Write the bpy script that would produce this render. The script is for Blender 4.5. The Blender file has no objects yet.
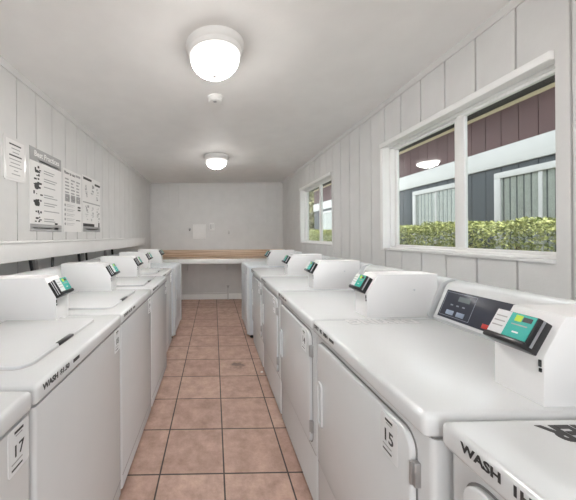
import bpy, bmesh, math, random
from mathutils import Matrix, Vector
random.seed(7)
PI = math.pi
scene = bpy.context.scene
C = scene.collection

# ---------------------------------------------------------------- camera
EYE = 1.3231
cam_data = bpy.data.cameras.new('camera')
cam = bpy.data.objects.new('camera', cam_data); C.objects.link(cam)
cam.location = (0, 0, EYE)
cam.rotation_mode = 'XYZ'
cam.matrix_world = (Matrix.Translation((0, 0, EYE)) @ Matrix.Rotation(-0.0115, 4, 'Z')
                    @ Matrix.Rotation(PI / 2, 4, 'X') @ Matrix.Rotation(-0.0074, 4, 'Z'))
cam_data.sensor_width = 36.0
cam_data.lens = 275.97 / 576 * 36.0
cam_data.shift_x = (288 - 216.919) / 576
cam_data.shift_y = (236.044 - 250) / 576
cam_data.clip_start = 0.02
scene.camera = cam

# ---------------------------------------------------------------- world, sun, exposure
world = bpy.data.worlds.new('sky'); scene.world = world
world.use_nodes = True
bg = world.node_tree.nodes['Background']
bg.inputs['Color'].default_value = (0.93, 0.97, 1.0, 1)
bg.inputs['Strength'].default_value = 3.1
sun_data = bpy.data.lights.new('sun', 'SUN')
sun_data.energy = 5.0; sun_data.angle = 0.01; sun_data.color = (1, 0.95, 0.86)
sun = bpy.data.objects.new('sun', sun_data); C.objects.link(sun)
sun.location = (-3, 2, 8)
sun.rotation_euler = Vector((0.12, 0.45, -1.0)).to_track_quat('-Z', 'Y').to_euler()
LAMP_STRENGTH = 68.0
vs = scene.view_settings
vs.view_transform = 'Standard'; vs.look = 'None'; vs.gamma = 1.0
vs.use_curve_mapping = False
vs.exposure = 0.36
scene.cycles.max_bounces = 18
scene.cycles.diffuse_bounces = 12
scene.cycles.transparent_max_bounces = 16
scene.cycles.sample_clamp_indirect = 8

# ---------------------------------------------------------------- materials
def mat(name, color, rough=0.5, metal=0.0, var=0.04, scale=6.0, coat=0.0, bump=0.0, bscale=60.0, emit=None, spec=0.5):
    m = bpy.data.materials.new(name); m.use_nodes = True
    nt = m.node_tree; b = nt.nodes['Principled BSDF']
    b.inputs['Roughness'].default_value = rough
    b.inputs['Metallic'].default_value = metal
    b.inputs['Coat Weight'].default_value = coat
    b.inputs['Coat Roughness'].default_value = 0.12
    b.inputs['Specular IOR Level'].default_value = spec
    tc = nt.nodes.new('ShaderNodeTexCoord')
    n = nt.nodes.new('ShaderNodeTexNoise'); n.inputs['Scale'].default_value = scale; n.inputs['Detail'].default_value = 4
    nt.links.new(tc.outputs['Object'], n.inputs['Vector'])
    r = nt.nodes.new('ShaderNodeValToRGB')
    lo = tuple(max(0, c * (1 - var)) for c in color); hi = tuple(min(1, c * (1 + var)) for c in color)
    r.color_ramp.elements[0].position = 0.3; r.color_ramp.elements[1].position = 0.7
    r.color_ramp.elements[0].color = (*lo, 1); r.color_ramp.elements[1].color = (*hi, 1)
    nt.links.new(n.outputs['Fac'], r.inputs['Fac']); nt.links.new(r.outputs['Color'], b.inputs['Base Color'])
    if bump:
        n2 = nt.nodes.new('ShaderNodeTexNoise'); n2.inputs['Scale'].default_value = bscale; n2.inputs['Detail'].default_value = 3
        nt.links.new(tc.outputs['Object'], n2.inputs['Vector'])
        bp = nt.nodes.new('ShaderNodeBump'); bp.inputs['Strength'].default_value = bump; bp.inputs['Distance'].default_value = 0.004
        nt.links.new(n2.outputs['Fac'], bp.inputs['Height']); nt.links.new(bp.outputs['Normal'], b.inputs['Normal'])
    if emit:
        b.inputs['Emission Color'].default_value = (*emit[0], 1); b.inputs['Emission Strength'].default_value = emit[1]
    return m

M = {}
M['wall'] = mat('painted_wall_panel', (0.675, 0.672, 0.664), 0.55, var=0.03, bump=0.25, bscale=45)
M['ceiling'] = mat('ceiling_paint', (0.87, 0.865, 0.855), 0.7, var=0.02, bump=0.15, bscale=80)
M['trim'] = mat('white_trim_paint', (0.84, 0.84, 0.83), 0.4, var=0.02)
M['ledge'] = mat('ledge_paint', (0.76, 0.755, 0.745), 0.5, var=0.03, bump=0.15)
M['belt'] = mat('weathered_white_board', (0.52, 0.52, 0.52), 0.5, var=0.04)  # white board, colour lowered to hold back its brightness in daylight
M['vinyl'] = mat('white_vinyl', (0.84, 0.84, 0.83), 0.35, var=0.015)
M['enamel'] = mat('white_enamel', (0.685, 0.705, 0.715), 0.22, var=0.012, coat=0.2)
M['side'] = mat('pale_grey_enamel', (0.62, 0.66, 0.70), 0.3, var=0.02, coat=0.2)
M['boxpaint'] = mat('white_powder_coat', (0.86, 0.86, 0.86), 0.42, var=0.012)
M['seam'] = mat('seam_grey', (0.22, 0.22, 0.22), 0.6)
M['lidseam'] = mat('lid_seam_grey', (0.50, 0.50, 0.50), 0.5)
M['footrubber'] = mat('dark_rubber', (0.03, 0.03, 0.03), 0.7)  # dark rubber of the machine feet
M['black'] = mat('black_plastic', (0.012, 0.012, 0.014), 0.3, var=0.1)
M['ink'] = mat('black_ink', (0.03, 0.03, 0.03), 0.5)
M['greyink'] = mat('grey_ink', (0.36, 0.36, 0.36), 0.5)
M['paleink'] = mat('pale_grey_ink', (0.50, 0.50, 0.50), 0.5)
M['paper'] = mat('white_paper', (0.80, 0.79, 0.78), 0.6, var=0.015)
M['laminate'] = mat('laminated_paper', (0.70, 0.69, 0.68), 0.3, var=0.02, coat=0.3)
M['sticker'] = mat('sticker_white', (0.72, 0.735, 0.745), 0.45, var=0.01)
M['silver'] = mat('brushed_silver', (0.72, 0.74, 0.77), 0.3, metal=0.85)
M['hinge'] = mat('hinge_steel', (0.42, 0.42, 0.42), 0.35, metal=0.7)
M['teal'] = mat('teal_print', (0.02, 0.40, 0.34), 0.35)
M['lime'] = mat('lime_print', (0.50, 0.72, 0.05), 0.4)
M['navy'] = mat('navy_overlay', (0.016, 0.020, 0.038), 0.28, var=0.06)
M['navyedge'] = mat('navy_edge_print', (0.30, 0.33, 0.38), 0.4)
M['lcd'] = mat('grey_display_glass', (0.20, 0.23, 0.24), 0.15)
M['button'] = mat('grey_blue_button', (0.30, 0.36, 0.47), 0.4)
M['red'] = mat('red_print', (0.55, 0.03, 0.02), 0.4)
M['hose'] = mat('grey_hose_rubber', (0.30, 0.29, 0.28), 0.6)
M['pipe'] = mat('painted_pipe', (0.62, 0.61, 0.60), 0.45)
M['maroon'] = mat('maroon_siding', (0.078, 0.033, 0.034), 0.6, var=0.15, scale=3)
M['slate'] = mat('slate_blue_siding', (0.050, 0.059, 0.069), 0.6, var=0.12, scale=3)
M['tan'] = mat('tan_fascia', (0.50, 0.42, 0.27), 0.6)
M['soffit'] = mat('dark_soffit', (0.015, 0.014, 0.012), 0.8)
M['curtain'] = mat('pale_curtain', (0.42, 0.42, 0.40), 0.8, var=0.12, scale=9)
M['ground'] = mat('concrete_ground', (0.36, 0.35, 0.33), 0.8, var=0.12, scale=5, bump=0.2)
M['bark'] = mat('bark', (0.10, 0.07, 0.045), 0.8, var=0.3)
M['lint'] = mat('lint', (0.75, 0.74, 0.72), 0.9)

def wood_mat():
    m = bpy.data.materials.new('wood_laminate'); m.use_nodes = True
    nt = m.node_tree; b = nt.nodes['Principled BSDF']; b.inputs['Roughness'].default_value = 0.4
    tc = nt.nodes.new('ShaderNodeTexCoord'); mp = nt.nodes.new('ShaderNodeMapping')
    mp.inputs['Scale'].default_value = (0.7, 14, 26)
    n = nt.nodes.new('ShaderNodeTexNoise'); n.inputs['Scale'].default_value = 1.6; n.inputs['Detail'].default_value = 6
    r = nt.nodes.new('ShaderNodeValToRGB')
    r.color_ramp.elements[0].position = 0.32; r.color_ramp.elements[0].color = (0.42, 0.27, 0.165, 1)
    r.color_ramp.elements[1].position = 0.68; r.color_ramp.elements[1].color = (0.82, 0.67, 0.53, 1)
    nt.links.new(tc.outputs['Object'], mp.inputs['Vector']); nt.links.new(mp.outputs['Vector'], n.inputs['Vector'])
    nt.links.new(n.outputs['Fac'], r.inputs['Fac']); nt.links.new(r.outputs['Color'], b.inputs['Base Color'])
    return m
M['wood'] = wood_mat()

TX, TY, TP = 0.0475, 1.5371, 0.3564
def tile_mat():
    m = bpy.data.materials.new('terracotta_floor_tile'); m.use_nodes = True
    nt = m.node_tree; N = nt.nodes; L = nt.links; b = N['Principled BSDF']
    tc = N.new('ShaderNodeTexCoord'); mp = N.new('ShaderNodeMapping')
    mp.inputs['Location'].default_value = (-TX + TP * 30, -TY + TP * 30, 0)
    L.new(tc.outputs['Object'], mp.inputs['Vector'])
    br = N.new('ShaderNodeTexBrick'); br.offset = 0; br.squash = 1
    br.inputs['Scale'].default_value = 1; br.inputs['Brick Width'].default_value = TP; br.inputs['Row Height'].default_value = TP
    br.inputs['Mortar Size'].default_value = 0.0050; br.inputs['Mortar Smooth'].default_value = 0.3; br.inputs['Bias'].default_value = 0
    br.inputs['Color1'].default_value = (0.46, 0.325, 0.27, 1); br.inputs['Color2'].default_value = (0.39, 0.265, 0.22, 1)
    br.inputs['Mortar'].default_value = (0.04, 0.03, 0.026, 1)
    L.new(mp.outputs['Vector'], br.inputs['Vector'])
    n = N.new('ShaderNodeTexNoise'); n.inputs['Scale'].default_value = 9; n.inputs['Detail'].default_value = 9; n.inputs['Roughness'].default_value = 0.78
    L.new(tc.outputs['Object'], n.inputs['Vector'])
    r = N.new('ShaderNodeValToRGB'); r.color_ramp.elements[0].position = 0.3; r.color_ramp.elements[1].position = 0.72
    r.color_ramp.elements[0].color = (0.66, 0.61, 0.58, 1); r.color_ramp.elements[1].color = (1.36, 1.36, 1.36, 1)
    L.new(n.outputs['Fac'], r.inputs['Fac'])
    mx = N.new('ShaderNodeMix'); mx.data_type = 'RGBA'; mx.blend_type = 'MULTIPLY'; mx.inputs[0].default_value = 1
    L.new(br.outputs['Color'], mx.inputs[6]); L.new(r.outputs['Color'], mx.inputs[7])
    # one dark stain on a tile
    d = N.new('ShaderNodeVectorMath'); d.operation = 'DISTANCE'; d.inputs[1].default_value = (0.235, 2.83, 0)
    nw = N.new('ShaderNodeTexNoise'); nw.inputs['Scale'].default_value = 22
    L.new(tc.outputs['Object'], nw.inputs['Vector']); L.new(tc.outputs['Object'], d.inputs[0])
    ad = N.new('ShaderNodeMath'); ad.operation = 'MULTIPLY_ADD'; ad.inputs[1].default_value = 0.14; ad.inputs[2].default_value = -0.07
    L.new(nw.outputs['Fac'], ad.inputs[0])
    sm = N.new('ShaderNodeMath'); sm.operation = 'ADD'; L.new(d.outputs['Value'], sm.inputs[0]); L.new(ad.outputs[0], sm.inputs[1])
    mr = N.new('ShaderNodeMapRange'); mr.inputs[1].default_value = 0.03; mr.inputs[2].default_value = 0.09
    mr.inputs[3].default_value = 0.65; mr.inputs[4].default_value = 0.0
    L.new(sm.outputs[0], mr.inputs[0])
    st = N.new('ShaderNodeMix'); st.data_type = 'RGBA'; st.inputs[7].default_value = (0.05, 0.04, 0.037, 1)
    L.new(mr.outputs[0], st.inputs[0]); L.new(mx.outputs[2], st.inputs[6])
    L.new(st.outputs[2], b.inputs['Base Color'])
    b.inputs['Roughness'].default_value = 0.5
    bp = N.new('ShaderNodeBump'); bp.invert = True; bp.inputs['Strength'].default_value = 0.5; bp.inputs['Distance'].default_value = 0.003
    L.new(br.outputs['Fac'], bp.inputs['Height']); L.new(bp.outputs['Normal'], b.inputs['Normal'])
    return m
M['tile'] = tile_mat()

def glass_mat():
    m = bpy.data.materials.new('window_glass'); m.use_nodes = True
    nt = m.node_tree; N = nt.nodes; L = nt.links
    N.remove(N['Principled BSDF'])
    t = N.new('ShaderNodeBsdfTransparent'); t.inputs['Color'].default_value = (0.93, 0.95, 0.94, 1)
    g = N.new('ShaderNodeBsdfGlossy'); g.inputs['Roughness'].default_value = 0.015
    lw = N.new('ShaderNodeLayerWeight'); lw.inputs['Blend'].default_value = 0.5
    pw = N.new('ShaderNodeMath'); pw.operation = 'POWER'; pw.inputs[1].default_value = 5
    fr = N.new('ShaderNodeMath'); fr.operation = 'MULTIPLY_ADD'; fr.inputs[1].default_value = 0.96; fr.inputs[2].default_value = 0.04
    L.new(lw.outputs['Facing'], pw.inputs[0]); L.new(pw.outputs[0], fr.inputs[0])
    mx = N.new('ShaderNodeMixShader')
    L.new(fr.outputs[0], mx.inputs[0]); L.new(t.outputs[0], mx.inputs[1]); L.new(g.outputs[0], mx.inputs[2])
    L.new(mx.outputs[0], N['Material Output'].inputs['Surface'])
    return m
M['glass'] = glass_mat()

def dome_mat():
    m = bpy.data.materials.new('lit_frosted_glass'); m.use_nodes = True
    nt = m.node_tree; N = nt.nodes; L = nt.links; b = N['Principled BSDF']
    b.inputs['Base Color'].default_value = (0.85, 0.84, 0.82, 1); b.inputs['Roughness'].default_value = 0.2
    tc = N.new('ShaderNodeTexCoord'); n = N.new('ShaderNodeTexNoise'); n.inputs['Scale'].default_value = 9
    L.new(tc.outputs['Object'], n.inputs['Vector'])
    mr = N.new('ShaderNodeMapRange'); mr.inputs[1].default_value = 0.35; mr.inputs[2].default_value = 0.65
    mr.inputs[3].default_value = 0.7 * LAMP_STRENGTH; mr.inputs[4].default_value = 1.25 * LAMP_STRENGTH
    L.new(n.outputs['Fac'], mr.inputs[0])
    # the bowl glows most where the bulbs sit, at its bottom
    sp = N.new('ShaderNodeSeparateXYZ'); L.new(tc.outputs['Object'], sp.inputs[0])
    mz = N.new('ShaderNodeMapRange'); mz.interpolation_type = 'SMOOTHSTEP'
    mz.inputs[1].default_value = -0.085; mz.inputs[2].default_value = -0.165; mz.inputs[3].default_value = 0.012; mz.inputs[4].default_value = 1.3
    L.new(sp.outputs['Z'], mz.inputs[0])
    ml = N.new('ShaderNodeMath'); ml.operation = 'MULTIPLY'; L.new(mz.outputs[0], ml.inputs[0]); L.new(mr.outputs[0], ml.inputs[1])
    L.new(ml.outputs[0], b.inputs['Emission Strength'])
    b.inputs['Emission Color'].default_value = (1.0, 0.975, 0.94, 1)
    return m
M['dome'] = dome_mat()

def leaf_mat(name, a, b_):
    m = bpy.data.materials.new(name); m.use_nodes = True
    nt = m.node_tree; N = nt.nodes; L = nt.links; b = N['Principled BSDF']
    b.inputs['Roughness'].default_value = 0.5
    tc = N.new('ShaderNodeTexCoord'); n = N.new('ShaderNodeTexNoise'); n.inputs['Scale'].default_value = 28; n.inputs['Detail'].default_value = 3
    L.new(tc.outputs['Object'], n.inputs['Vector'])
    r = N.new('ShaderNodeValToRGB'); r.color_ramp.elements[0].position = 0.35; r.color_ramp.elements[1].position = 0.65
    r.color_ramp.elements[0].color = (*a, 1); r.color_ramp.elements[1].color = (*b_, 1)
    L.new(n.outputs['Fac'], r.inputs['Fac']); L.new(r.outputs['Color'], b.inputs['Base Color'])
    return m
M['leaf'] = leaf_mat('hedge_leaf', (0.09, 0.13, 0.02), (0.56, 0.58, 0.24))  # pale yellow end paints sunlit highlights into the leaf colour
M['treeleaf'] = leaf_mat('tree_leaf', (0.10, 0.11, 0.04), (0.26, 0.24, 0.11))

# ---------------------------------------------------------------- mesh helpers
def newbm(): return bmesh.new()
def merge(bm, t):
    me = bpy.data.meshes.new('t'); t.to_mesh(me); t.free(); bm.from_mesh(me); bpy.data.meshes.remove(me)
def box(bm, lo, hi, mi=0, bev=0.0, seg=2, edges=None):
    t = bmesh.new()
    bmesh.ops.create_cube(t, size=1)
    for v in t.verts:
        v.co = Vector([(lo[i] + hi[i]) / 2 + v.co[i] * (hi[i] - lo[i]) for i in range(3)])
    if bev:
        es = [e for e in t.edges if edges is None or edges(e)]
        bmesh.ops.bevel(t, geom=es, offset=bev, segments=seg, profile=0.5, affect='EDGES')
    for f in t.faces: f.material_index = mi
    merge(bm, t)
def prism(bm, pts, axis, a0, a1, mi=0, bev=0.0, seg=2):
    """pts: polygon in the two other axes (in x,y,z order), extruded along axis a0..a1"""
    t = bmesh.new()
    def mk(p, a):
        q = list(p); q.insert(axis, a); return t.verts.new(q)
    A = [mk(p, a0) for p in pts]; B = [mk(p, a1) for p in pts]
    n = len(pts)
    fa = t.faces.new(A); fb = t.faces.new(list(reversed(B)))
    for i in range(n): t.faces.new((A[i], B[i], B[(i + 1) % n], A[(i + 1) % n]))
    bmesh.ops.recalc_face_normals(t, faces=t.faces[:])
    if bev:
        es = [e for e in t.edges if e in set(fa.edges) | set(fb.edges)]
        bmesh.ops.bevel(t, geom=es, offset=bev, segments=seg, profile=0.5, affect='EDGES')
    for f in t.faces: f.material_index = mi
    merge(bm, t)
def rrect(x0, z0, x1, z1, r, n=6):
    pts = []
    for cx, cz, a0 in ((x1 - r, z1 - r, 0), (x0 + r, z1 - r, 90), (x0 + r, z0 + r, 180), (x1 - r, z0 + r, 270)):
        for i in range(n + 1):
            a = math.radians(a0 + 90 * i / n); pts.append((cx + r * math.cos(a), cz + r * math.sin(a)))
    return pts
def tube(bm, path, r, n=8, mi=0):
    t = bmesh.new(); rings = []
    P = [Vector(p) for p in path]
    for i, p in enumerate(P):
        d = (P[min(i + 1, len(P) - 1)] - P[max(i - 1, 0)]).normalized()
        u = d.cross(Vector((0.13, 0.31, 0.94))).normalized(); w = d.cross(u)
        rings.append([t.verts.new(p + r * (math.cos(2 * PI * k / n) * u + math.sin(2 * PI * k / n) * w)) for k in range(n)])
    for a, b in zip(rings, rings[1:]):
        for k in range(n): t.faces.new((a[k], a[(k + 1) % n], b[(k + 1) % n], b[k]))
    t.faces.new(rings[0]); t.faces.new(list(reversed(rings[-1])))
    bmesh.ops.recalc_face_normals(t, faces=t.faces[:])
    for f in t.faces: f.material_index = mi
    merge(bm, t)
def smooth_path(pts, k=6):
    out = []; P = [Vector(p) for p in pts]
    for i in range(len(P) - 1):
        p0, p1, p2, p3 = P[max(i - 1, 0)], P[i], P[i + 1], P[min(i + 2, len(P) - 1)]
        for j in range(k):
            s = j / k
            out.append(0.5 * ((2 * p1) + (p2 - p0) * s + (2 * p0 - 5 * p1 + 4 * p2 - p3) * s * s + (3 * p1 - p0 - 3 * p2 + p3) * s ** 3))
    out.append(P[-1]); return out
def lathe(bm, prof, n=48, mi=0):
    t = bmesh.new(); rings = []
    for r, z in prof:
        rings.append([t.verts.new((r * math.cos(2 * PI * k / n), r * math.sin(2 * PI * k / n), z)) for k in range(n)] if r > 1e-6 else [t.verts.new((0, 0, z))])
    for a, b in zip(rings, rings[1:]):
        for k in range(n):
            k2 = (k + 1) % n
            if len(a) == 1: t.faces.new((a[0], b[k2], b[k]))
            elif len(b) == 1: t.faces.new((a[k], a[k2], b[0]))
            else: t.faces.new((a[k], a[k2], b[k2], b[k]))
    bmesh.ops.recalc_face_normals(t, faces=t.faces[:])
    for f in t.faces: f.material_index = mi
    merge(bm, t)
def text_into(bm, s, size, matrix, mi=0, bold=0.0, align='LEFT'):
    cu = bpy.data.curves.new('t', 'FONT'); cu.body = s; cu.size = size; cu.extrude = 0.0003; cu.offset = bold * size
    cu.resolution_u = 3; cu.align_x = align
    o = bpy.data.objects.new('t', cu); C.objects.link(o)
    dg = bpy.context.evaluated_depsgraph_get(); dg.update()
    me = bpy.data.meshes.new_from_object(o.evaluated_get(dg))
    me.transform(matrix)
    for p in me.polygons: p.material_index = mi
    bm.from_mesh(me)
    bpy.data.objects.remove(o); bpy.data.curves.remove(cu); bpy.data.meshes.remove(me)
def obj(name, bm, mats, parent=None, sharp=35):
    me = bpy.data.meshes.new(name); bm.to_mesh(me); bm.free()
    for m in (mats if isinstance(mats, (list, tuple)) else [mats]): me.materials.append(M[m])
    for p in me.polygons: p.use_smooth = True
    me.set_sharp_from_angle(angle=math.radians(sharp))
    o = bpy.data.objects.new(name, me); C.objects.link(o)
    if parent: o.parent = parent
    return o
def tag(o, label, cat, group=None):
    o['label'] = label; o['category'] = cat
    if group: o['group'] = group
    return o
def thing(name, label, cat, loc=(0, 0, 0), rz=0, group=None):
    o = bpy.data.objects.new(name, None); C.objects.link(o)
    o.location = loc; o.rotation_euler = (0, 0, rz); o.empty_display_size = 0.1
    return tag(o, label, cat, group)
def struct(name, bm, mats, parent=None):
    o = obj(name, bm, mats, parent)
    if not parent: o['kind'] = 'structure'
    return o
def dup(root, loc, label, group=None):
    r = root.copy(); C.objects.link(r); r.location = loc; r['label'] = label
    for ch in list(root.children):
        c = ch.copy(); C.objects.link(c); c.parent = r
        for g in ch.children:
            d = g.copy(); C.objects.link(d); d.parent = c
    return r

# ---------------------------------------------------------------- the room
XL, XR, YB, YF, HC = -1.319, 1.4537, 5.785, -2.2, 2.439
GW, GD = 0.0055, 0.009
def panel_wall(name, axis, const, into, a0, a1, z0, z1, g0, holes=(), thick=0.13, GW=GW):
    """vertical-groove panelling; `into` = +1/-1, the way into the wall"""
    bm = newbm(); P = 0.2032
    cuts = {a0, a1}; k = math.ceil((a0 - g0) / P) - 1; gro = []
    while g0 + k * P < a1:
        g = g0 + k * P; k += 1
        if a0 + 0.02 < g < a1 - 0.02: gro.append(g); cuts |= {g - GW, g + GW}
    zc = {z0, z1}
    for h in holes: cuts |= {h[0], h[1]}; zc |= {h[2], h[3]}
    cuts = sorted(cuts); zc = sorted(zc)
    def V(a, z, d):
        c = const + into * d
        return bm.verts.new((c, a, z) if axis == 0 else (a, c, z))
    def quad(*q): bm.faces.new([V(*p) for p in q])
    def hole(a, z): return any(h[0] < a < h[1] and h[2] < z < h[3] for h in holes)
    for zi in range(len(zc) - 1):
        za, zb = zc[zi], zc[zi + 1]; prev = None
        for i in range(len(cuts) - 1):
            x0, x1 = cuts[i], cuts[i + 1]; mid = (x0 + x1) / 2
            if hole(mid, (za + zb) / 2): prev = None; continue
            d = GD if any(abs(mid - g) < GW for g in gro) else 0.0
            quad((x0, za, d), (x1, za, d), (x1, zb, d), (x0, zb, d))
            quad((x0, za, thick), (x1, za, thick), (x1, zb, thick), (x0, zb, thick))
            if prev is not None and prev != d: quad((x0, za, prev), (x0, za, d), (x0, zb, d), (x0, zb, prev))
            prev = d
    for h in holes:
        quad((h[0], h[2], 0), (h[1], h[2], 0), (h[1], h[2], thick), (h[0], h[2], thick))
        quad((h[0], h[3], 0), (h[1], h[3], 0), (h[1], h[3], thick), (h[0], h[3], thick))
        for a in h[:2]: quad((a, h[2], 0), (a, h[3], 0), (a, h[3], thick), (a, h[2], thick))
    o = struct(name, bm, 'wall'); return o

WIN = [(1.155, 2.335, 1.205, 2.07), (3.38, 4.56, 1.205, 2.07)]
panel_wall('wall_left', 0, XL, -1, YF, YB, 0, HC, 1.870, GW=0.004)
panel_wall('wall_right', 0, XR, 1, YF, YB, 0, HC, 1.1024, WIN)
panel_wall('wall_back', 1, YB, 1, XL - 0.13, XR + 0.13, 0, HC, -0.113, GW=0.010)
bm = newbm(); box(bm, (XL - 0.13, YF, -0.1), (XR + 0.13, YB + 0.13, 0)); struct('floor', bm, 'tile')
bm = newbm(); box(bm, (XL - 0.13, YF, HC), (XR + 0.13, YB + 0.13, HC + 0.14)); struct('ceiling', bm, 'ceiling')

bm = newbm(); prism(bm, [(XR, HC), (XR - 0.022, HC), (XR - 0.022, HC - 0.01), (XR - 0.008, HC - 0.034), (XR, HC - 0.034)], 1, YF, YB); struct('trim_1', bm, 'wall')
bm = newbm(); prism(bm, [(XL, HC), (XL + 0.022, HC), (XL + 0.022, HC - 0.01), (XL + 0.012, HC - 0.045), (XL, HC - 0.045)], 1, YF, YB); struct('trim_2', bm, 'wall')
bm = newbm(); box(bm, (XL + 0.022, YB - 0.012, HC - 0.03), (XR - 0.022, YB, HC), bev=0.003); struct('trim_3', bm, 'wall')
bm = newbm(); box(bm, (XL, YB - 0.014, 0.13), (XL + 0.03, YB, HC - 0.045), bev=0.003); struct('trim_4', bm, 'wall')
bm = newbm(); box(bm, (XR - 0.03, YB - 0.014, 0.13), (XR, YB, HC - 0.034), bev=0.003); struct('trim_5', bm, 'wall')
bm = newbm(); box(bm, (XL, YB - 0.02, 0), (XR, YB, 0.115), bev=0.004); struct('baseboard_back', bm, 'trim')

def window(n, y0, y1, z0, z1):
    bm = newbm(); X = XR
    fx0, fx1 = X + 0.045, X + 0.115; b = 0.020
    box(bm, (fx0, y0, z0), (fx1, y1, z0 + b), bev=0.003); box(bm, (fx0, y0, z1 - b), (fx1, y1, z1), bev=0.003)
    box(bm, (fx0, y0, z0 + b), (fx1, y0 + b, z1 - b), bev=0.003); box(bm, (fx0, y1 - b, z0 + b), (fx1, y1, z1 - b), bev=0.003)
    # jamb liners
    box(bm, (X, y1 - 0.004, z0), (fx0, y1 + 0.0, z1)); box(bm, (X, y0, z1 - 0.004), (fx0, y1, z1))
    root = struct(f'window_{n}', bm, 'vinyl')
    # casing: a head board and the far jamb board; the near jamb is the wall panel itself
    bm = newbm()
    box(bm, (X - 0.022, y0, z1 - 0.006), (X + 0.0, y1 + 0.03, z1 + 0.032), bev=0.004)
    box(bm, (X - 0.016, y1 - 0.004, z0 - 0.01), (X + 0.0, y1 + 0.03, z1 - 0.006), bev=0.003)
    obj('casing', bm, 'trim', root)
    bm = newbm(); box(bm, (X - 0.012, y0, z0 - 0.012), (X + 0.045, y1 - 0.004, z0 + 0.006), bev=0.004); obj('sill', bm, 'wall', root)
    ym = y0 + 0.535
    def sash(nm, a0, a1, x0, x1, wL, wR):
        s = newbm(); q = 0.016
        box(s, (x0, a0, z0 + b), (x1, a1, z0 + b + q), bev=0.002); box(s, (x0, a0, z1 - b - q), (x1, a1, z1 - b), bev=0.002)
        box(s, (x0, a0, z0 + b + q), (x1, a0 + wL, z1 - b - q), bev=0.002); box(s, (x0, a1 - wR, z0 + b + q), (x1, a1, z1 - b - q), bev=0.002)
        so = obj(nm, s, 'vinyl', root)
        g = newbm(); xm = (x0 + x1) / 2
        box(g, (xm - 0.002, a0 + wL, z0 + b + q), (xm + 0.002, a1 - wR, z1 - b - q)); obj('pane', g, 'glass', so)
    sash('fixed_sash', y0 + b, ym + 0.0, fx0 + 0.008, fx0 + 0.030, 0.006, 0.05)
    sash('sliding_sash', ym - 0.01, y1 - b, fx0 + 0.034, fx0 + 0.056, 0.055, 0.026)
    return root
window(1, *WIN[0]); window(2, *WIN[1])

# boxed ledge on the left wall
bm = newbm(); box(bm, (XL, YF, 1.174), (-1.2, 4.83, 1.286), bev=0.004); box(bm, (XL, YF, 1.286), (-1.192, 4.835, 1.302), bev=0.004)
tag(obj('wall_ledge', bm, 'ledge'), 'long boxed white wooden ledge running along the left wall below the notices', 'ledge')

# ---------------------------------------------------------------- laundry machines
D = 0.735; TOP = 0.93
TXTF = Matrix.Rotation(PI / 2, 4, 'X')           # text standing on a front that faces -y

def payment_box(root, W, key_side, back=0.0, edge=0.022):
    u1 = W - edge; u0 = u1 - 0.112
    y0, yb = 0.272 + back, 0.612
    bm = newbm()
    prism(bm, [(y0, TOP - 0.001), (y0, 1.044), (y0 + 0.052, 1.134), (yb, 1.134), (yb, TOP - 0.001)], 0, u0, u1, bev=0.003)
    pb = obj('payment_box', bm, 'boxpaint', root)
    # reader on the slope
    s = Vector((0, 0.045, 0.077)).normalized(); nrm = Vector((0, -s.z, s.y)); o0 = Vector((0, y0, 1.044))
    def q(bm, ua, ub, sa, sb, na, nb, mi, bev=0.0):
        t = newbm(); box(t, (ua, sa, na), (ub, sb, nb), mi, bev)
        for v in t.verts: v.co = Vector((v.co.x, 0, 0)) + o0 + s * v.co.y + nrm * v.co.z
        merge(bm, t)
    a, b = (u0 + 0.003, u1 - 0.014) if key_side > 0 else (u0 + 0.002, u1 - 0.012)
    bm = newbm()
    q(bm, a, b, 0.002, 0.076, -0.004, 0.034, 0, 0.003)
    q(bm, a, b, -0.006, 0.010, -0.004, 0.040, 0, 0.004)
    wid = b - a
    q(bm, a + 0.003, a + wid * 0.40, 0.011, 0.074, 0.0335, 0.0350, 1)         # pale label
    q(bm, a + wid * 0.40, b - 0.004, 0.011, 0.074, 0.0335, 0.0352, 2)         # teal label
    q(bm, a + wid * 0.52, a + wid * 0.68, 0.054, 0.070, 0.035, 0.0357, 3)
    q(bm, a + wid * 0.70, a + wid * 0.90, 0.056, 0.068, 0.035, 0.0357, 0)
    q(bm, a + wid * 0.50, a + wid * 0.86, 0.044, 0.047, 0.035, 0.0357, 5)
    q(bm, a + wid * 0.60, a + wid * 0.74, 0.024, 0.028, 0.035, 0.0357, 1)
    for k in range(3): q(bm, a + 0.007, a + wid * 0.34, 0.030 + k * 0.013, 0.033 + k * 0.013, 0.0348, 0.0355, 5)
    q(bm, b - 0.0005, b + 0.001, 0.004, 0.074, 0.018, 0.024, 4)
    q(bm, a - 0.001, a + 0.0005, 0.004, 0.074, 0.013, 0.016, 4); q(bm, a - 0.001, a + 0.0005, 0.004, 0.074, 0.022, 0.026, 1)
    r = obj('card_reader', bm, ['black', 'sticker', 'teal', 'lime', 'silver', 'greyink'], pb)
    bm = newbm()
    kx = u1 - 0.010 if key_side > 0 else u0 + 0.002
    box(bm, (kx, y0 - 0.003, 1.018), (kx + 0.005, y0 + 0.002, 1.034), bev=0.001); box(bm, (kx + 0.001, y0 - 0.003, 1.006), (kx + 0.006, y0 + 0.002, 1.015), bev=0.001)
    obj('lock', bm, 'black', pb)
    bm = newbm(); lathe(bm, [(0, 0.002), (0.004, 0.0015), (0.005, 0)], 12)
    for v in bm.verts: v.co = Vector((u1 + v.co.z, 0.50 + v.co.x, 1.06 + v.co.y))
    obj('screw', bm, 'silver', pb)

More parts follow.
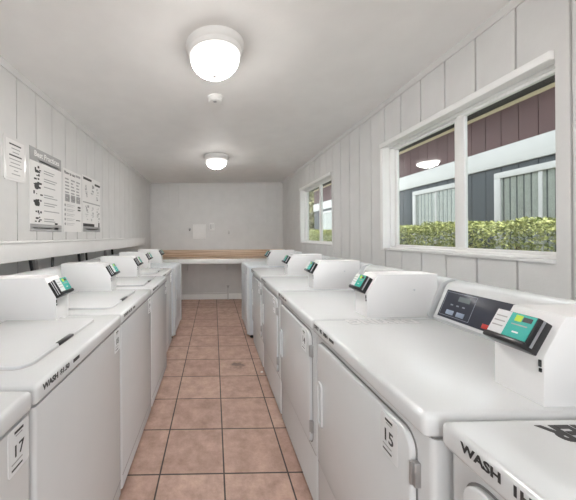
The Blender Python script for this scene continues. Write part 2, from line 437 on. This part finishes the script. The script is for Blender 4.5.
def console(root, W, full=True):
    bm = newbm()
    prof = [(0.565, TOP - 0.001), (0.558, 0.945), (0.620, 1.088), (0.630, 1.098), (0.670, 1.112), (0.708, 1.108), (0.718, TOP - 0.001)]
    prism(bm, prof, 0, 0.012, W - 0.012, bev=0.004)
    c = obj('console', bm, 'enamel', root)
    if not full: return
    o0 = Vector((0, 0.558, 0.945)); s = Vector((0, 0.062, 0.143)).normalized(); nrm = Vector((0, -s.z, s.y))
    def q(bm, ua, ub, sa, sb, na, nb, mi, bev=0.0):
        t = newbm(); box(t, (ua, sa, na), (ub, sb, nb), mi, bev)
        for v in t.verts: v.co = Vector((v.co.x, 0, 0)) + o0 + s * v.co.y + nrm * v.co.z
        merge(bm, t)
    bm = newbm()
    q(bm, 0.034, W - 0.045, 0.012, 0.138, -0.002, 0.003, 0, 0.001)
    for k in (0.040, 0.180): q(bm, k, k + 0.0018, 0.022, 0.130, 0.0025, 0.0034, 1)
    for k in (0.022, 0.128): q(bm, 0.040, 0.182, k, k + 0.0018, 0.0025, 0.0034, 1)
    q(bm, 0.105, 0.158, 0.096, 0.118, 0.0025, 0.0036, 2)                        # display
    for i in range(3): q(bm, 0.078 + 0.028 * i, 0.090 + 0.028 * i, 0.072, 0.078, 0.0025, 0.0034, 1)
    for i in range(2):                                                          # wide push keys
        q(bm, 0.070 + 0.050 * i, 0.106 + 0.050 * i, 0.030, 0.050, 0.0025, 0.0048, 3, 0.002)
    for i in range(9): q(bm, 0.34 + 0.013 * i, 0.348 + 0.013 * i, 0.126, 0.1295, 0.0025, 0.0034, 1)
    mtx = Matrix(((1, 0, 0, 0.232), (0, s.y, nrm.y, 0), (0, s.z, nrm.z, 0), (0, 0, 0, 1)))
    p = o0 + s * 0.022 + nrm * 0.0034; mtx[1][3] = p.y; mtx[2][3] = p.z
    q(bm, 0.236, 0.262, 0.020, 0.038, 0.0025, 0.0036, 4, 0.0005)
    q(bm, 0.262, 0.290, 0.026, 0.033, 0.0025, 0.0036, 4, 0.0005)
    obj('control_panel', bm, ['navy', 'navyedge', 'lcd', 'button', 'red'], c)

FY = 0.020                                     # the front sheet stands back from the lip of the top
def cabinet(root, W, side='enamel', er=0.012, FY=FY):
    bm = newbm()
    box(bm, (0.003, FY, 0.035), (W - 0.003, D - 0.01, TOP - 0.058), bev=er, seg=3, edges=lambda e: abs(e.verts[0].co.z - e.verts[1].co.z) > 0.3)
    obj('body', bm, side, root)
    bm = newbm()
    box(bm, (0.0, 0.0, TOP - 0.054), (W, D, TOP), bev=0.014, seg=4)
    obj('top_panel', bm, side if side == 'enamel' else 'enamel', root)
    bm = newbm()
    box(bm, (0.008, 0.024, TOP - 0.060), (W - 0.008, D - 0.02, TOP - 0.050)); obj('seam', bm, 'seam', root)
    for (x, y) in ((0.05, 0.06), (W - 0.05, 0.06), (0.05, D - 0.07), (W - 0.05, D - 0.07)):
        t = newbm(); lathe(t, [(0, 0), (0.022, 0), (0.024, 0.008), (0.012, 0.012), (0.012, 0.04), (0, 0.04)], 16)
        for v in t.verts: v.co += Vector((x, y, 0))
        obj('foot', t, 'footrubber', root)

def number_sticker(root, W, num, yy=0.020, x1=None, z1=0.872, w=0.070, size=0.039):
    """white sticker at the right end of the front; bar, number, two bars"""
    x1 = x1 or W - 0.014; x0 = x1 - w
    bm = newbm()
    prism(bm, rrect(x0, z1 - 0.108, x1, z1, 0.006, 3), 1, yy - 0.0015, yy + 0.001, 0)
    f = yy - 0.0015
    def r(a, b, c, d, mi): box(bm, (a, f - 0.0006, c), (b, f + 0.0004, d), mi)
    r(x0 + 0.020, x1 - 0.020, z1 - 0.016, z1 - 0.010, 1)
    r(x0 + 0.024, x1 - 0.024, z1 - 0.023, z1 - 0.020, 2)
    r(x0 + 0.010, x0 + 0.046, z1 - 0.084, z1 - 0.081, 2)
    r(x0 + 0.010, x0 + 0.046, z1 - 0.098, z1 - 0.094, 1)
    text_into(bm, num, size, Matrix.Translation(((x0 + x1) / 2 - 0.002, f - 0.0005, z1 - 0.070)) @ TXTF, 1, 0.012, 'CENTER')
    obj('number_sticker', bm, ['sticker', 'ink', 'greyink'], root)

def strip_text(root, words, bar, col, x=0.030):
    for w, sz, adv in words:
        bm = newbm()
        text_into(bm, w, sz, Matrix.Translation((x, -0.0006, TOP - 0.026)) @ TXTF @ Matrix.Diagonal((1.08, 1, 1, 1)), 0, 0.035); x += adv
        obj('lettering', bm, col, root)
    if bar:
        bm = newbm(); box(bm, (x, -0.0010, TOP - 0.025), (x + 0.040, 0.0004, TOP - 0.014), 0); obj('printed_bar', bm, col, root)

def top_lettering(root, s, col, size, u0=0.016, yb=0.455):
    bm = newbm()
    m = Matrix(((0, 1, 0, u0), (-1, 0, 0, yb), (0, 0, 1, TOP + 0.0006), (0, 0, 0, 1)))
    text_into(bm, s, size, m, 0, 0.045)
    obj('top_lettering', bm, col, root)

def dryer(label, num, words, bar, loc, rz, full=True, topword=None, ink='ink', W=0.685, back=0.0, tx=0.030):
    t = thing('laundry_dryer', label, 'dryer', loc, rz, 'row of machines under the windows')
    cabinet(t, W)
    d0, d1, z0, z1 = 0.045, W - 0.052, 0.305, 0.850
    bm = newbm(); prism(bm, rrect(d0 - 0.005, z0 - 0.005, d1 + 0.005, z1 + 0.005, 0.045, 8), 1, FY - 0.0015, FY + 0.01); obj('door_seam', bm, 'seam', t)
    bm = newbm(); prism(bm, rrect(d0, z0, d1, z1, 0.04, 8), 1, 0.005, FY + 0.01, bev=0.006, seg=3)
    door = obj('door', bm, 'enamel', t)
    bm = newbm()                                                        # recessed pull: raised lip around a hollow
    outer = rrect(d0 + 0.012, 0.492, d0 + 0.062, 0.682, 0.018, 6); inner = rrect(d0 + 0.021, 0.502, d0 + 0.053, 0.672, 0.012, 6)
    vs_ = [[bm.verts.new((p[0], y, p[1])) for p in ring] for ring, y in ((outer, 0.006), (outer, -0.003), (inner, -0.003), (inner, 0.0045))]
    n = len(outer)
    for a, b in zip(vs_, vs_[1:]):
        for i in range(n): bm.faces.new((a[i], a[(i + 1) % n], b[(i + 1) % n], b[i]))
    bm.faces.new(vs_[-1]); bmesh.ops.recalc_face_normals(bm, faces=bm.faces[:])
    obj('handle', bm, 'enamel', door)
    for z in (0.735, 0.37):
        bm = newbm(); box(bm, (d1 + 0.001, 0.006, z), (d1 + 0.015, FY + 0.002, z + 0.058), bev=0.003); tube(bm, [(d1 + 0.003, 0.005, z + 0.002), (d1 + 0.003, 0.005, z + 0.056)], 0.004, 8)
        obj('hinge', bm, 'hinge', t)
    bm = newbm(); box(bm, (0.012, FY - 0.001, 0.284), (W - 0.012, FY + 0.002, 0.288)); obj('kick_seam', bm, 'seam', t)
    console(t, W, full); payment_box(t, W, 1, back)
    number_sticker(t, W, num, 0.005, d1 - 0.042, 0.842, 0.070, 0.046)
    if words: strip_text(t, words, bar, ink, tx)
    if topword: top_lettering(t, *topword)
    return t

def washer(label, num, words, bar, loc, rz, full=False, W=0.672):
    t = thing('top_load_washer', label, 'washer', loc, rz, 'row of machines under the ledge')
    FY = 0.006
    cabinet(t, W, FY=FY)
    l0, l1, y0, y1 = 0.095, W - 0.075, 0.090, 0.500
    bm = newbm(); prism(bm, rrect(l0 - 0.004, y0 - 0.004, l1 + 0.004, y1, 0.052, 8), 2, TOP - 0.004, TOP + 0.0015); obj('lid_seam', bm, 'lidseam', t)
    bm = newbm(); prism(bm, rrect(l0, y0, l1, y1 - 0.004, 0.048, 8), 2, TOP - 0.004, TOP + 0.011, bev=0.006, seg=3)
    lid = obj('lid', bm, 'enamel', t)
    bm = newbm(); box(bm, (W / 2 - 0.065, y0 - 0.0035, TOP + 0.0012), (W / 2 + 0.035, y0 + 0.016, TOP + 0.0118), bev=0.003)
    obj('lid_grip', bm, 'black', lid)
    bm = newbm(); box(bm, (0.012, FY - 0.001, 0.10), (W - 0.012, FY + 0.002, 0.104)); obj('kick_seam', bm, 'seam', t)
    console(t, W, full); payment_box(t, W, -1, -0.010, 0.006)
    number_sticker(t, W, num, FY)
    if words: strip_text(t, words, bar, 'ink')
    return t

RX = 0.455
def R(far, x=RX): return (x, far, 0)
DRY = [('DRY', 0.0235, 0.062), ('45', 0.022, 0.040), ('MIN', 0.022, 0.058)]
dryer('white laundry machine cut by the lower right corner, lettered WASH', '16', [('WASH', 0.024, 0.090), ('1HR', 0.024, 0.09)], True, R(0.583, 0.478), -PI / 2, topword=('WASHER', 'ink', 0.060, 0.028, 0.42), tx=0.052)
dryer('white dryer with sticker 15 and an open view of its dark control panel', '15', DRY, True, R(1.280), -PI / 2, topword=('DRYING', 'paleink', 0.085, 0.010, 0.46), back=0.020)
dryer('white dryer just beyond dryer 15, its teal card reader below the large window', '14', DRY, True, R(1.968), -PI / 2)
dryer('white dryer third beyond the corner machine, in front of the wall between the windows', '13', DRY, True, R(2.670), -PI / 2)
dryer('white dryer in the right row beside the round-edged machine at its far end', '12', DRY, True, R(3.380), -PI / 2)

LX = -0.470
WSH = [('WASH', 0.0235, 0.084), ('$1.50', 0.022, 0.080)]
def Lp(near, x=LX): return (x, near, 0)
washer('white top-load washer cut by the lower left corner, with sticker 17', '17', WSH, True, Lp(0.050), PI / 2)
washer('white top-load washer beside washer 17, lettered WASH, nearest card reader of the left row', '18', WSH, True, Lp(0.730), PI / 2)
washer('white top-load washer third from the lower left corner', '19', WSH, True, Lp(1.410), PI / 2)
washer('white top-load washer fourth from the lower left corner, last of the flush fronts', '20', WSH, True, Lp(2.090), PI / 2)
washer('white top-load washer set back from the row, before the last left machine', '21', WSH, True, Lp(2.775, -0.525), PI / 2)

def end_machine(label, num, loc, rz, key, group, W=0.685):
    t = thing('front_load_washer', label, 'washer', loc, rz, group)
    bm = newbm(); box(bm, (0.0, 0.0, 0.035), (W, D, TOP), 0, bev=0.026, seg=5)
    obj('body', bm, 'side', t)
    bm = newbm(); box(bm, (0.0, -0.012, 0.05), (0.026, 0.03, TOP - 0.02), bev=0.010, seg=4); obj('corner_post', bm, 'enamel', t)
    bm = newbm(); box(bm, (W - 0.026, -0.012, 0.05), (W, 0.03, TOP - 0.02), bev=0.010, seg=4); obj('corner_post', bm, 'enamel', t)
    bm = newbm(); prism(bm, rrect(0.08, 0.25, W - 0.08, 0.80, 0.05, 8), 1, -0.008, 0.01, bev=0.005); door = obj('door', bm, 'side', t)
    bm = newbm(); prism(bm, rrect(0.09, 0.50, 0.115, 0.62, 0.011, 5), 1, -0.022, -0.006, bev=0.004); obj('handle', bm, 'enamel', door)
    for (x, y) in ((0.05, 0.06), (W - 0.05, 0.06), (0.05, D - 0.07), (W - 0.05, D - 0.07)):
        q = newbm(); lathe(q, [(0, 0), (0.026, 0), (0.028, 0.01), (0.014, 0.014), (0.014, 0.04), (0, 0.04)], 16)
        for v in q.verts: v.co += Vector((x, y, 0))
        obj('foot', q, 'footrubber', t)
    console(t, W); payment_box(t, W, key, 0.0, 0.022 if key > 0 else 0.01)
    return t
end_machine('pale grey machine with a rounded white edge, far end of the right row', '11', (0.432, 4.235, 0), -PI / 2, 1, 'row of machines under the windows')
end_machine('pale grey machine with a rounded white edge, far end of the left row', '22', (-0.512, 3.55, 0), PI / 2, -1, 'row of machines under the ledge')

# ---------------------------------------------------------------- folding counter on the back wall
ct = thing('folding_counter', 'wood-topped folding counter with a white front edge across the back wall', 'counter', (0, 5.5, 0))
def P(v): return (v[0], v[1] - 5.5, v[2])
bm = newbm(); box(bm, P((XL + 0.004, 5.24, 0.872)), P((XR - 0.004, YB - 0.02, 0.893)), bev=0.002); obj('worktop', bm, 'wood', ct)
bm = newbm(); box(bm, P((XL + 0.004, YB - 0.02, 0.893)), P((XR - 0.004, YB - 0.001, 1.037)), bev=0.002); obj('backsplash', bm, 'wood', ct)
bm = newbm(); box(bm, P((XL + 0.004, 5.222, 0.797)), P((XR - 0.004, 5.24, 0.890)), bev=0.003); obj('front_edge', bm, 'trim', ct)
for x in (-0.543, 0.273):
    bm = newbm(); box(bm, P((x - 0.012, YB - 0.012, 0.60)), P((x + 0.012, YB - 0.001, 0.872)), bev=0.002)
    box(bm, P((x - 0.012, 5.34, 0.860)), P((x + 0.012, YB - 0.001, 0.872)), bev=0.002)
    tube(bm, [P((x, YB - 0.012, 0.63)), P((x, 5.40, 0.862))], 0.006)
    obj('bracket', bm, 'pipe', ct)

# ---------------------------------------------------------------- back wall fittings
t = thing('water_valve_pipe', 'short white pipe with a dark valve on the back wall under the counter', 'pipe', (0.29, YB - 0.05, 0))
bm = newbm(); tube(bm, [(0, 0, 0.0), (0, 0, 0.25)], 0.014, 12); tube(bm, [(0, 0, 0.15), (0, 0.05, 0.15)], 0.010); obj('riser', bm, 'pipe', t)
bm = newbm(); box(bm, (-0.016, -0.016, 0.25), (0.016, 0.016, 0.285), bev=0.006); box(bm, (-0.028, -0.006, 0.285), (0.028, 0.006, 0.297), bev=0.003); obj('valve', bm, 'hinge', t)
bm = newbm(); tube(bm, [(XL + 0.02, YB - 0.036, 0.128), (0.262, YB - 0.036, 0.128)], 0.012, 10)
tag(obj('water_pipe', bm, 'pipe'), 'thin pipe running along the top of the back baseboard under the counter', 'pipe')

t = thing('access_panel', 'small square white access panel with a dark round latch on the back wall', 'panel', (-0.30, YB, 1.42))
bm = newbm(); box(bm, (-0.135, -0.014, -0.15), (0.135, 0.004, 0.15), bev=0.004); obj('frame', bm, 'trim', t)
bm = newbm(); box(bm, (-0.085, -0.020, -0.115), (0.075, -0.012, 0.115), bev=0.004); obj('door', bm, 'vinyl', t)
t = thing('door_lock', 'round dark lock on the back wall left of the square access panel', 'lock', (-0.50, YB, 1.47))
bm = newbm(); lathe(bm, [(0, 0.03), (0.02, 0.03), (0.026, 0.024), (0.028, 0), (0, 0)], 20)
for v in bm.verts: v.co = Vector((v.co.x, -v.co.z, v.co.y))
obj('rim', bm, 'hinge', t)
bm = newbm(); box(bm, (-0.012, -0.036, -0.035), (0.012, -0.006, -0.005), bev=0.003); obj('keyway', bm, 'black', t)
t = thing('switch_plate', 'narrow switch plate with a dark-edged rocker on the back wall', 'switch', (-0.035, YB, 1.52))
bm = newbm(); box(bm, (-0.05, -0.008, -0.08), (0.05, 0.004, 0.08), bev=0.003); obj('plate', bm, 'vinyl', t)
bm = newbm(); box(bm, (-0.032, -0.014, -0.045), (-0.012, -0.006, 0.05), bev=0.002); box(bm, (0.014, -0.014, -0.03), (0.026, -0.006, 0.055), bev=0.002); obj('rocker', bm, 'hinge', t)
t = thing('wall_hook', 'small grey hook on the back wall right of the switch plate', 'hook', (0.32, YB, 1.40))
bm = newbm(); box(bm, (-0.02, -0.006, -0.035), (0.02, 0.003, 0.05), bev=0.002); obj('plate', bm, 'pipe', t)
bm = newbm(); tube(bm, smooth_path([(0, -0.004, 0.02), (0, -0.03, 0.0), (0, -0.035, -0.03), (0, -0.02, -0.03)]), 0.007); obj('hook_arm', bm, 'hinge', t)

# ---------------------------------------------------------------- notices on the left wall (local: a along the wall, z up, face +x)
def notice(name, label, y0, y1, z0, z1, paper='paper'):
    t = thing(name, label, 'notice', (XL, y0, z0), 0, 'notices on the left wall')
    bm = newbm(); prism(bm, rrect(0, 0, y1 - y0, z1 - z0, 0.02 if paper == 'laminate' else 0.002, 5), 0, 0.0005, 0.004); obj('sheet', bm, paper, t)
    return t, y1 - y0, z1 - z0
def nrect(bm, a0, a1, b0, b1, mi): box(bm, (0.0038, a0, b0), (0.0047, a1, b1), mi)
TXW = Matrix(((0, 0, 1, 0.0048), (1, 0, 0, 0), (0, 1, 0, 0), (0, 0, 0, 1)))
def ntext(bm, s, size, a, b, mi, bold=0.0, align='LEFT'): text_into(bm, s, size, Matrix.Translation((0.0, a, b)) @ TXW, mi, bold, align)

t, w, h = notice('laminated_notice', 'small laminated notice of plain text lines, leftmost on the left wall', 1.745, 1.955, 1.695, 1.985, 'laminate')
bm = newbm(); prism(bm, rrect(0.022, 0.02, w - 0.02, h - 0.02, 0.004, 2), 0, 0.0035, 0.0042, 2)
z = h - 0.055
for k, (a, b) in enumerate([(0.05, 0.16), (0.07, 0.15), (0.08, 0.14), (0.05, 0.165), (0.05, 0.16), (0.06, 0.15), (0.05, 0.165), (0.09, 0.13), (0.07, 0.15)]):
    nrect(bm, a, b, z, z + 0.006 + 0.003 * (k in (0, 3)), 1 if k in (0, 3) else 0); z -= 0.024
obj('print', bm, ['greyink', 'ink', 'paper'], t)

t, w, h = notice('instruction_poster', 'large poster with a dark grey title band reading Best Practices', 1.992, 2.400, 1.368, 1.985)
bm = newbm()
nrect(bm, 0, w, h - 0.098, h, 0); nrect(bm, 0, w, 0, 0.055, 0)
ntext(bm, 'Best Practices', 0.058, w / 2 + 0.01, h - 0.058, 2, 0.02, 'CENTER')
nrect(bm, 0.10, w - 0.04, h - 0.088, h - 0.078, 3); nrect(bm, 0.03, w - 0.14, 0.022, 0.030, 2); nrect(bm, w - 0.11, w - 0.05, 0.015, 0.035, 2); nrect(bm, w - 0.10, w - 0.06, 0.058, 0.072, 1)
rows = 7; rnd = random.Random(3)
for k in range(rows):
    zz = h - 0.155 - k * 0.062
    for _ in range(7 if k % 2 == 0 else 4):
        a = 0.035 + rnd.random() * 0.085; b = zz - 0.025 + rnd.random() * 0.042; s_ = 0.008 + rnd.random() * 0.024
        nrect(bm, a, a + s_, b, b + 0.006 + rnd.random() * 0.016, 1)
    if k in (2, 4): prism(bm, rrect(0.05, zz - 0.025, 0.105, zz + 0.025, 0.024, 6), 0, 0.004, 0.005, 1)
    for j in range(2 if k % 3 != 2 else 1):
        nrect(bm, 0.165, w - 0.03 - rnd.random() * 0.10, zz + 0.004 - j * 0.018, zz + 0.011 - j * 0.018, 4)
obj('print', bm, ['greyink', 'ink', 'paper', 'paleink', 'greyink'], t)

t, w, h = notice('instruction_chart', 'white instruction sheet with three dark squares, between the two larger posters', 2.432, 2.762, 1.372, 1.935)
bm = newbm(); rnd = random.Random(5)
ntext(bm, 'How to use', 0.040, 0.015, h - 0.045, 0, 0.02); nrect(bm, 0.22, w - 0.02, h - 0.040, h - 0.020, 1)
for c in range(3):
    a = 0.03 + c * 0.10
    for r in range(5): nrect(bm, a, a + 0.04 + rnd.random() * 0.035, h - 0.095 - r * 0.030, h - 0.082 - r * 0.030, 1)
    nrect(bm, a, a + 0.075, h - 0.290, h - 0.225, 1); nrect(bm, a + 0.02, a + 0.05, h - 0.262, h - 0.252, 2)
for r in range(5):
    zz = h - 0.325 - r * 0.042
    prism(bm, rrect(0.018, zz - 0.012, 0.040, zz + 0.012, 0.010, 5), 0, 0.004, 0.0048, 1)
    nrect(bm, 0.055, 0.20, zz + 0.004, zz + 0.009, 3); nrect(bm, 0.055, 0.17, zz - 0.010, zz - 0.005, 3)
nrect(bm, w - 0.075, w - 0.02, h - 0.335, h - 0.318, 0); nrect(bm, w - 0.075, w - 0.02, h - 0.360, h - 0.345, 0); nrect(bm, w - 0.11, w - 0.03, h - 0.458, h - 0.450, 0)
obj('print', bm, ['ink', 'greyink', 'paper', 'paleink'], t)

t, w, h = notice('safety_poster', 'poster of small pictograms in two rows with a grey band at its foot, rightmost notice', 2.785, 3.222, 1.378, 1.955)
bm = newbm(); rnd = random.Random(9)
nrect(bm, 0.01, w - 0.01, 0, 0.055, 1); nrect(bm, 0.01, w * 0.62, 0.055, 0.085, 0); nrect(bm, w - 0.06, w - 0.03, 0.055, 0.105, 0)
nrect(bm, 0.05, w - 0.06, 0.022, 0.032, 2)
nrect(bm, 0.02, w * 0.48, h - 0.042, h - 0.018, 0); nrect(bm, w * 0.66, w - 0.01, h - 0.068, h - 0.045, 0); nrect(bm, 0.01, w - 0.01, h * 0.515, h * 0.535, 1)
for r in range(2):
    for c in range(3):
        a = 0.055 + c * 0.135; zt = h - 0.085 - r * 0.235
        for _ in range(9):
            x = a + rnd.random() * 0.055; z = zt - rnd.random() * 0.150; nrect(bm, x, x + 0.008 + rnd.random() * 0.03, z, z + 0.005 + rnd.random() * 0.022, 1 if rnd.random() < .6 else 3)
        nrect(bm, a, a + 0.07, zt - 0.080, zt - 0.074, 3)
obj('print', bm, ['ink', 'greyink', 'paper', 'paleink'], t)

# ---------------------------------------------------------------- ceiling fittings
def ceiling_lamp(label, x, y):
    t = thing('ceiling_lamp', label, 'lamp', (x, y, HC), 0, 'ceiling lamps')
    bm = newbm(); lathe(bm, [(0, 0), (0.172, 0), (0.172, -0.012), (0.166, -0.030), (0.158, -0.036), (0.155, -0.058), (0.150, -0.062), (0.140, -0.058), (0, -0.058)], 64); obj('pan', bm, 'trim', t)
    bm = newbm(); prof = []
    for i in range(13):
        a = PI / 2 * i / 12; prof.append((0.148 * math.cos(a), -0.058 - 0.115 * math.sin(a)))
    prof[-1] = (0, -0.173); lathe(bm, prof, 64); obj('glass_shade', bm, 'dome', t)
    bm = newbm(); lathe(bm, [(0, -0.190), (0.008, -0.188), (0.012, -0.181), (0.017, -0.176), (0.017, -0.170), (0, -0.170)], 20); obj('finial', bm, 'hinge', t)
ceiling_lamp('round flush ceiling lamp with a bright ribbed glass bowl, nearest the viewer', 0.015, 1.63)
ceiling_lamp('round flush ceiling lamp with a lit bowl, beyond the smoke detector', 0.045, 3.87)
t = thing('smoke_detector', 'small round white smoke detector on the ceiling between the two lamps', 'smoke detector', (0.018, 2.22, HC))
bm = newbm(); lathe(bm, [(0, 0), (0.062, 0), (0.062, -0.012), (0.056, -0.016), (0.053, -0.034), (0.046, -0.040), (0, -0.040)], 40); obj('housing', bm, 'vinyl', t)
bm = newbm(); lathe(bm, [(0, -0.043), (0.014, -0.042), (0.016, -0.039), (0, -0.039)], 20)
for v in bm.verts: v.co += Vector((0.0, -0.01, 0))
obj('test_button', bm, 'hinge', t)

# ---------------------------------------------------------------- cords and hoses behind the left machines
def cord(name, label, y, sway, r, m, x=-1.255):
    bm = newbm()
    tube(bm, smooth_path([(x, y - sway, 1.174), (x, y - sway * 0.6, 1.12), (x + 0.005, y, 1.04), (x + 0.01, y + sway * 0.4, 0.93), (x, y + sway, 0.70), (x, y + sway, 0.40)], 5), r, 8)
    tag(obj(name, bm, m), label, 'cord' if 'cord' in name else 'hose')
cord('power_cord', 'black cord below the ledge behind the nearest left payment box', 1.93, 0.03, 0.011, 'black')
cord('power_cord', 'black cord below the ledge at the corner of the second left payment box', 2.15, -0.015, 0.010, 'black')
cord('power_cord', 'black cord below the ledge under the three-square instruction sheet', 2.60, 0.02, 0.012, 'black')
cord('power_cord', 'black cord below the ledge under the rightmost notice', 2.82, 0.015, 0.010, 'black', -1.29)
cord('power_cord', 'farthest black cord below the ledge, just past the notices', 3.52, 0.02, 0.014, 'black', -1.285)
cord('water_hose', 'grey hose below the ledge under the large titled poster', 2.02, 0.02, 0.016, 'hose', -1.288)
cord('water_hose', 'grey hose below the ledge between the second and third left payment boxes', 2.70, -0.02, 0.016, 'hose', -1.288)
cord('water_hose', 'grey hose below the ledge behind the third left payment box', 3.30, 0.02, 0.016, 'hose', -1.288)

# unseen eave, added over the path to cut the skylight outside
bm = newbm(); box(bm, (XR + 0.13, YF, 2.50), (1.95, YB + 0.13, 2.58)); struct('skylight_block_eave', bm, 'soffit')

# small white lint clump by the right row
bm = newbm(); bmesh.ops.create_icosphere(bm, subdivisions=2, radius=0.013)
for v in bm.verts: v.co *= random.uniform(0.7, 1.3); v.co.z = max(v.co.z * 0.6 + 0.008, 0.0)
o = tag(obj('lint_clump', bm, 'lint'), 'tiny white clump of lint on the floor against the right row', 'lint'); o.location = (0.455, 2.66, 0.0)

# ---------------------------------------------------------------- outside the windows
bm = newbm(); box(bm, (-9, -9, -0.25), (16, 24, -0.1)); struct('ground', bm, 'ground')
BX = 3.7
nb = thing('neighbouring_building', 'two-tone building across the path with maroon upper and slate lower siding', 'building', (BX, 4, -0.1))
def B(v): return (v[0] - BX, v[1] - 4, v[2] + 0.1)
Y0, Y1 = -3.0, 10.1
def siding(z0, z1, name, m, pitch):
    bm = newbm(); y = Y0
    box(bm, B((BX + 0.008, Y0, z0)), B((BX + 0.25, Y1, z1)))
    while y < Y1:
        box(bm, B((BX, y + 0.004, z0)), B((BX + 0.02, min(y + pitch - 0.004, Y1), z1))); y += pitch
    obj(name, bm, m, nb)
siding(-0.1, 2.20, 'lower_siding', 'slate', 0.2032)
siding(2.42, 2.93, 'upper_siding', 'maroon', 0.2032)
bm = newbm(); box(bm, B((BX - 0.035, Y0, 2.185)), B((BX + 0.2, Y1, 2.435)), bev=0.004); obj('belt_board', bm, 'belt', nb)
bm = newbm(); box(bm, B((BX - 0.02, Y0, 2.91)), B((BX + 0.2, Y1, 2.955)), bev=0.003); obj('frieze_board', bm, 'tan', nb)
bm = newbm(); box(bm, B((BX - 0.45, Y0 - 0.3, 2.975)), B((BX + 0.6, Y1 + 0.3, 3.16))); obj('eave', bm, 'soffit', nb)
for (a, b) in ((4.03, 5.05), (2.57, 3.57), (6.4, 7.5), (8.4, 9.5), (0.4, 1.6)):
    zt, zb = 2.11, 0.95; k = 0.075
    bm = newbm()
    box(bm, B((BX - 0.03, a, zt - k)), B((BX + 0.02, b, zt)), bev=0.003); box(bm, B((BX - 0.03, a, zb)), B((BX + 0.02, b, zb + k)), bev=0.003)
    box(bm, B((BX - 0.03, a, zb + k)), B((BX + 0.02, a + k, zt - k)), bev=0.003); box(bm, B((BX - 0.03, b - k, zb + k)), B((BX + 0.02, b, zt - k)), bev=0.003)
    box(bm, B((BX - 0.015, (a + b) / 2 - 0.02, zb + k)), B((BX + 0.02, (a + b) / 2 + 0.02, zt - k)), bev=0.002)
    fr = obj('window_frame', bm, 'belt', nb)
    bm = newbm(); n = int((b - a) / 0.012)
    vsA = []
    for i in range(n + 1):
        y = a + k * 0.6 + (b - a - 1.2 * k) * i / n; x = BX - 0.003 + 0.004 * math.sin(i * 0.9) 
        vsA.append((bm.verts.new(B((x, y, zb + k * 0.6))), bm.verts.new(B((x, y, zt - k * 0.6)))))
    for p, q in zip(vsA, vsA[1:]): bm.faces.new((p[0], q[0], q[1], p[1]))
    obj('curtain', bm, 'curtain', fr)
    bm = newbm(); box(bm, B((BX - 0.012, a + k, zb + k)), B((BX - 0.010, b - k, zt - k))); obj('pane', bm, 'glass', fr)

def leaves(bm, n, sampler, size, rnd):
    for _ in range(n):
        p = sampler(); s = size * rnd.uniform(0.6, 1.3)
        nn = Vector((rnd.gauss(0, 1), rnd.gauss(0, 1), rnd.gauss(0.5, 1))).normalized()
        u = nn.cross(Vector((rnd.gauss(0, 1), rnd.gauss(0, 1), rnd.gauss(0, 1)))).normalized(); w = nn.cross(u)
        q = [p - u * s, p + w * s * 0.45 + nn * s * 0.15, p + u * s, p - w * s * 0.45 + nn * s * 0.15]
        bm.faces.new([bm.verts.new(x) for x in q])
rnd = random.Random(11)
hd = thing('clipped_hedge', 'clipped green hedge outside the windows, in front of the neighbouring building', 'hedge', (2.75, 4, -0.1))
def hs():
    y = rnd.uniform(-3.0, 3.5); f = rnd.random(); top = 1.535 + 0.02 * math.sin(y * 5) + 0.02 * math.sin(y * 13)
    if f < 0.45: return Vector((rnd.uniform(-0.3, 0.32), y, top - abs(rnd.gauss(0, 0.035))))
    if f < 0.95: return Vector((-0.32 + abs(rnd.gauss(0, 0.06)), y, rnd.uniform(0.75, 1) * top))
    return Vector((rnd.uniform(-0.3, 0.3), y, rnd.uniform(0.4, top)))
bm = newbm(); leaves(bm, 30000, hs, 0.017, rnd); obj('foliage', bm, 'leaf', hd)
bm = newbm()
for k in range(18):
    y = -3.0 + k * 0.47
    tube(bm, smooth_path([(0, y, 0), (0.03, y + 0.05, 0.5), (-0.04, y + 0.02, 0.9), (0.05, y + 0.1, 1.3)], 3), 0.02, 6)
obj('stem', bm, 'bark', hd)
tr = thing('leafy_tree', 'brownish green leafy tree past the end of the neighbouring building', 'tree', (4.9, 13.2, -0.1))
def ts():
    while True:
        v = Vector((rnd.uniform(-1, 1), rnd.uniform(-1, 1), rnd.uniform(-1, 1)))
        if 0.45 < v.length < 1: return Vector((v.x * 1.6, v.y * 1.9, 2.3 + v.z * 2.1))
bm = newbm(); leaves(bm, 7000, ts, 0.12, rnd); obj('crown', bm, 'treeleaf', tr)
bm = newbm(); tube(bm, smooth_path([(0, 0, 0), (0.05, 0, 0.8), (-0.05, 0.1, 1.8), (0.1, 0, 3.0)], 4), 0.13, 10); obj('trunk', bm, 'bark', tr)
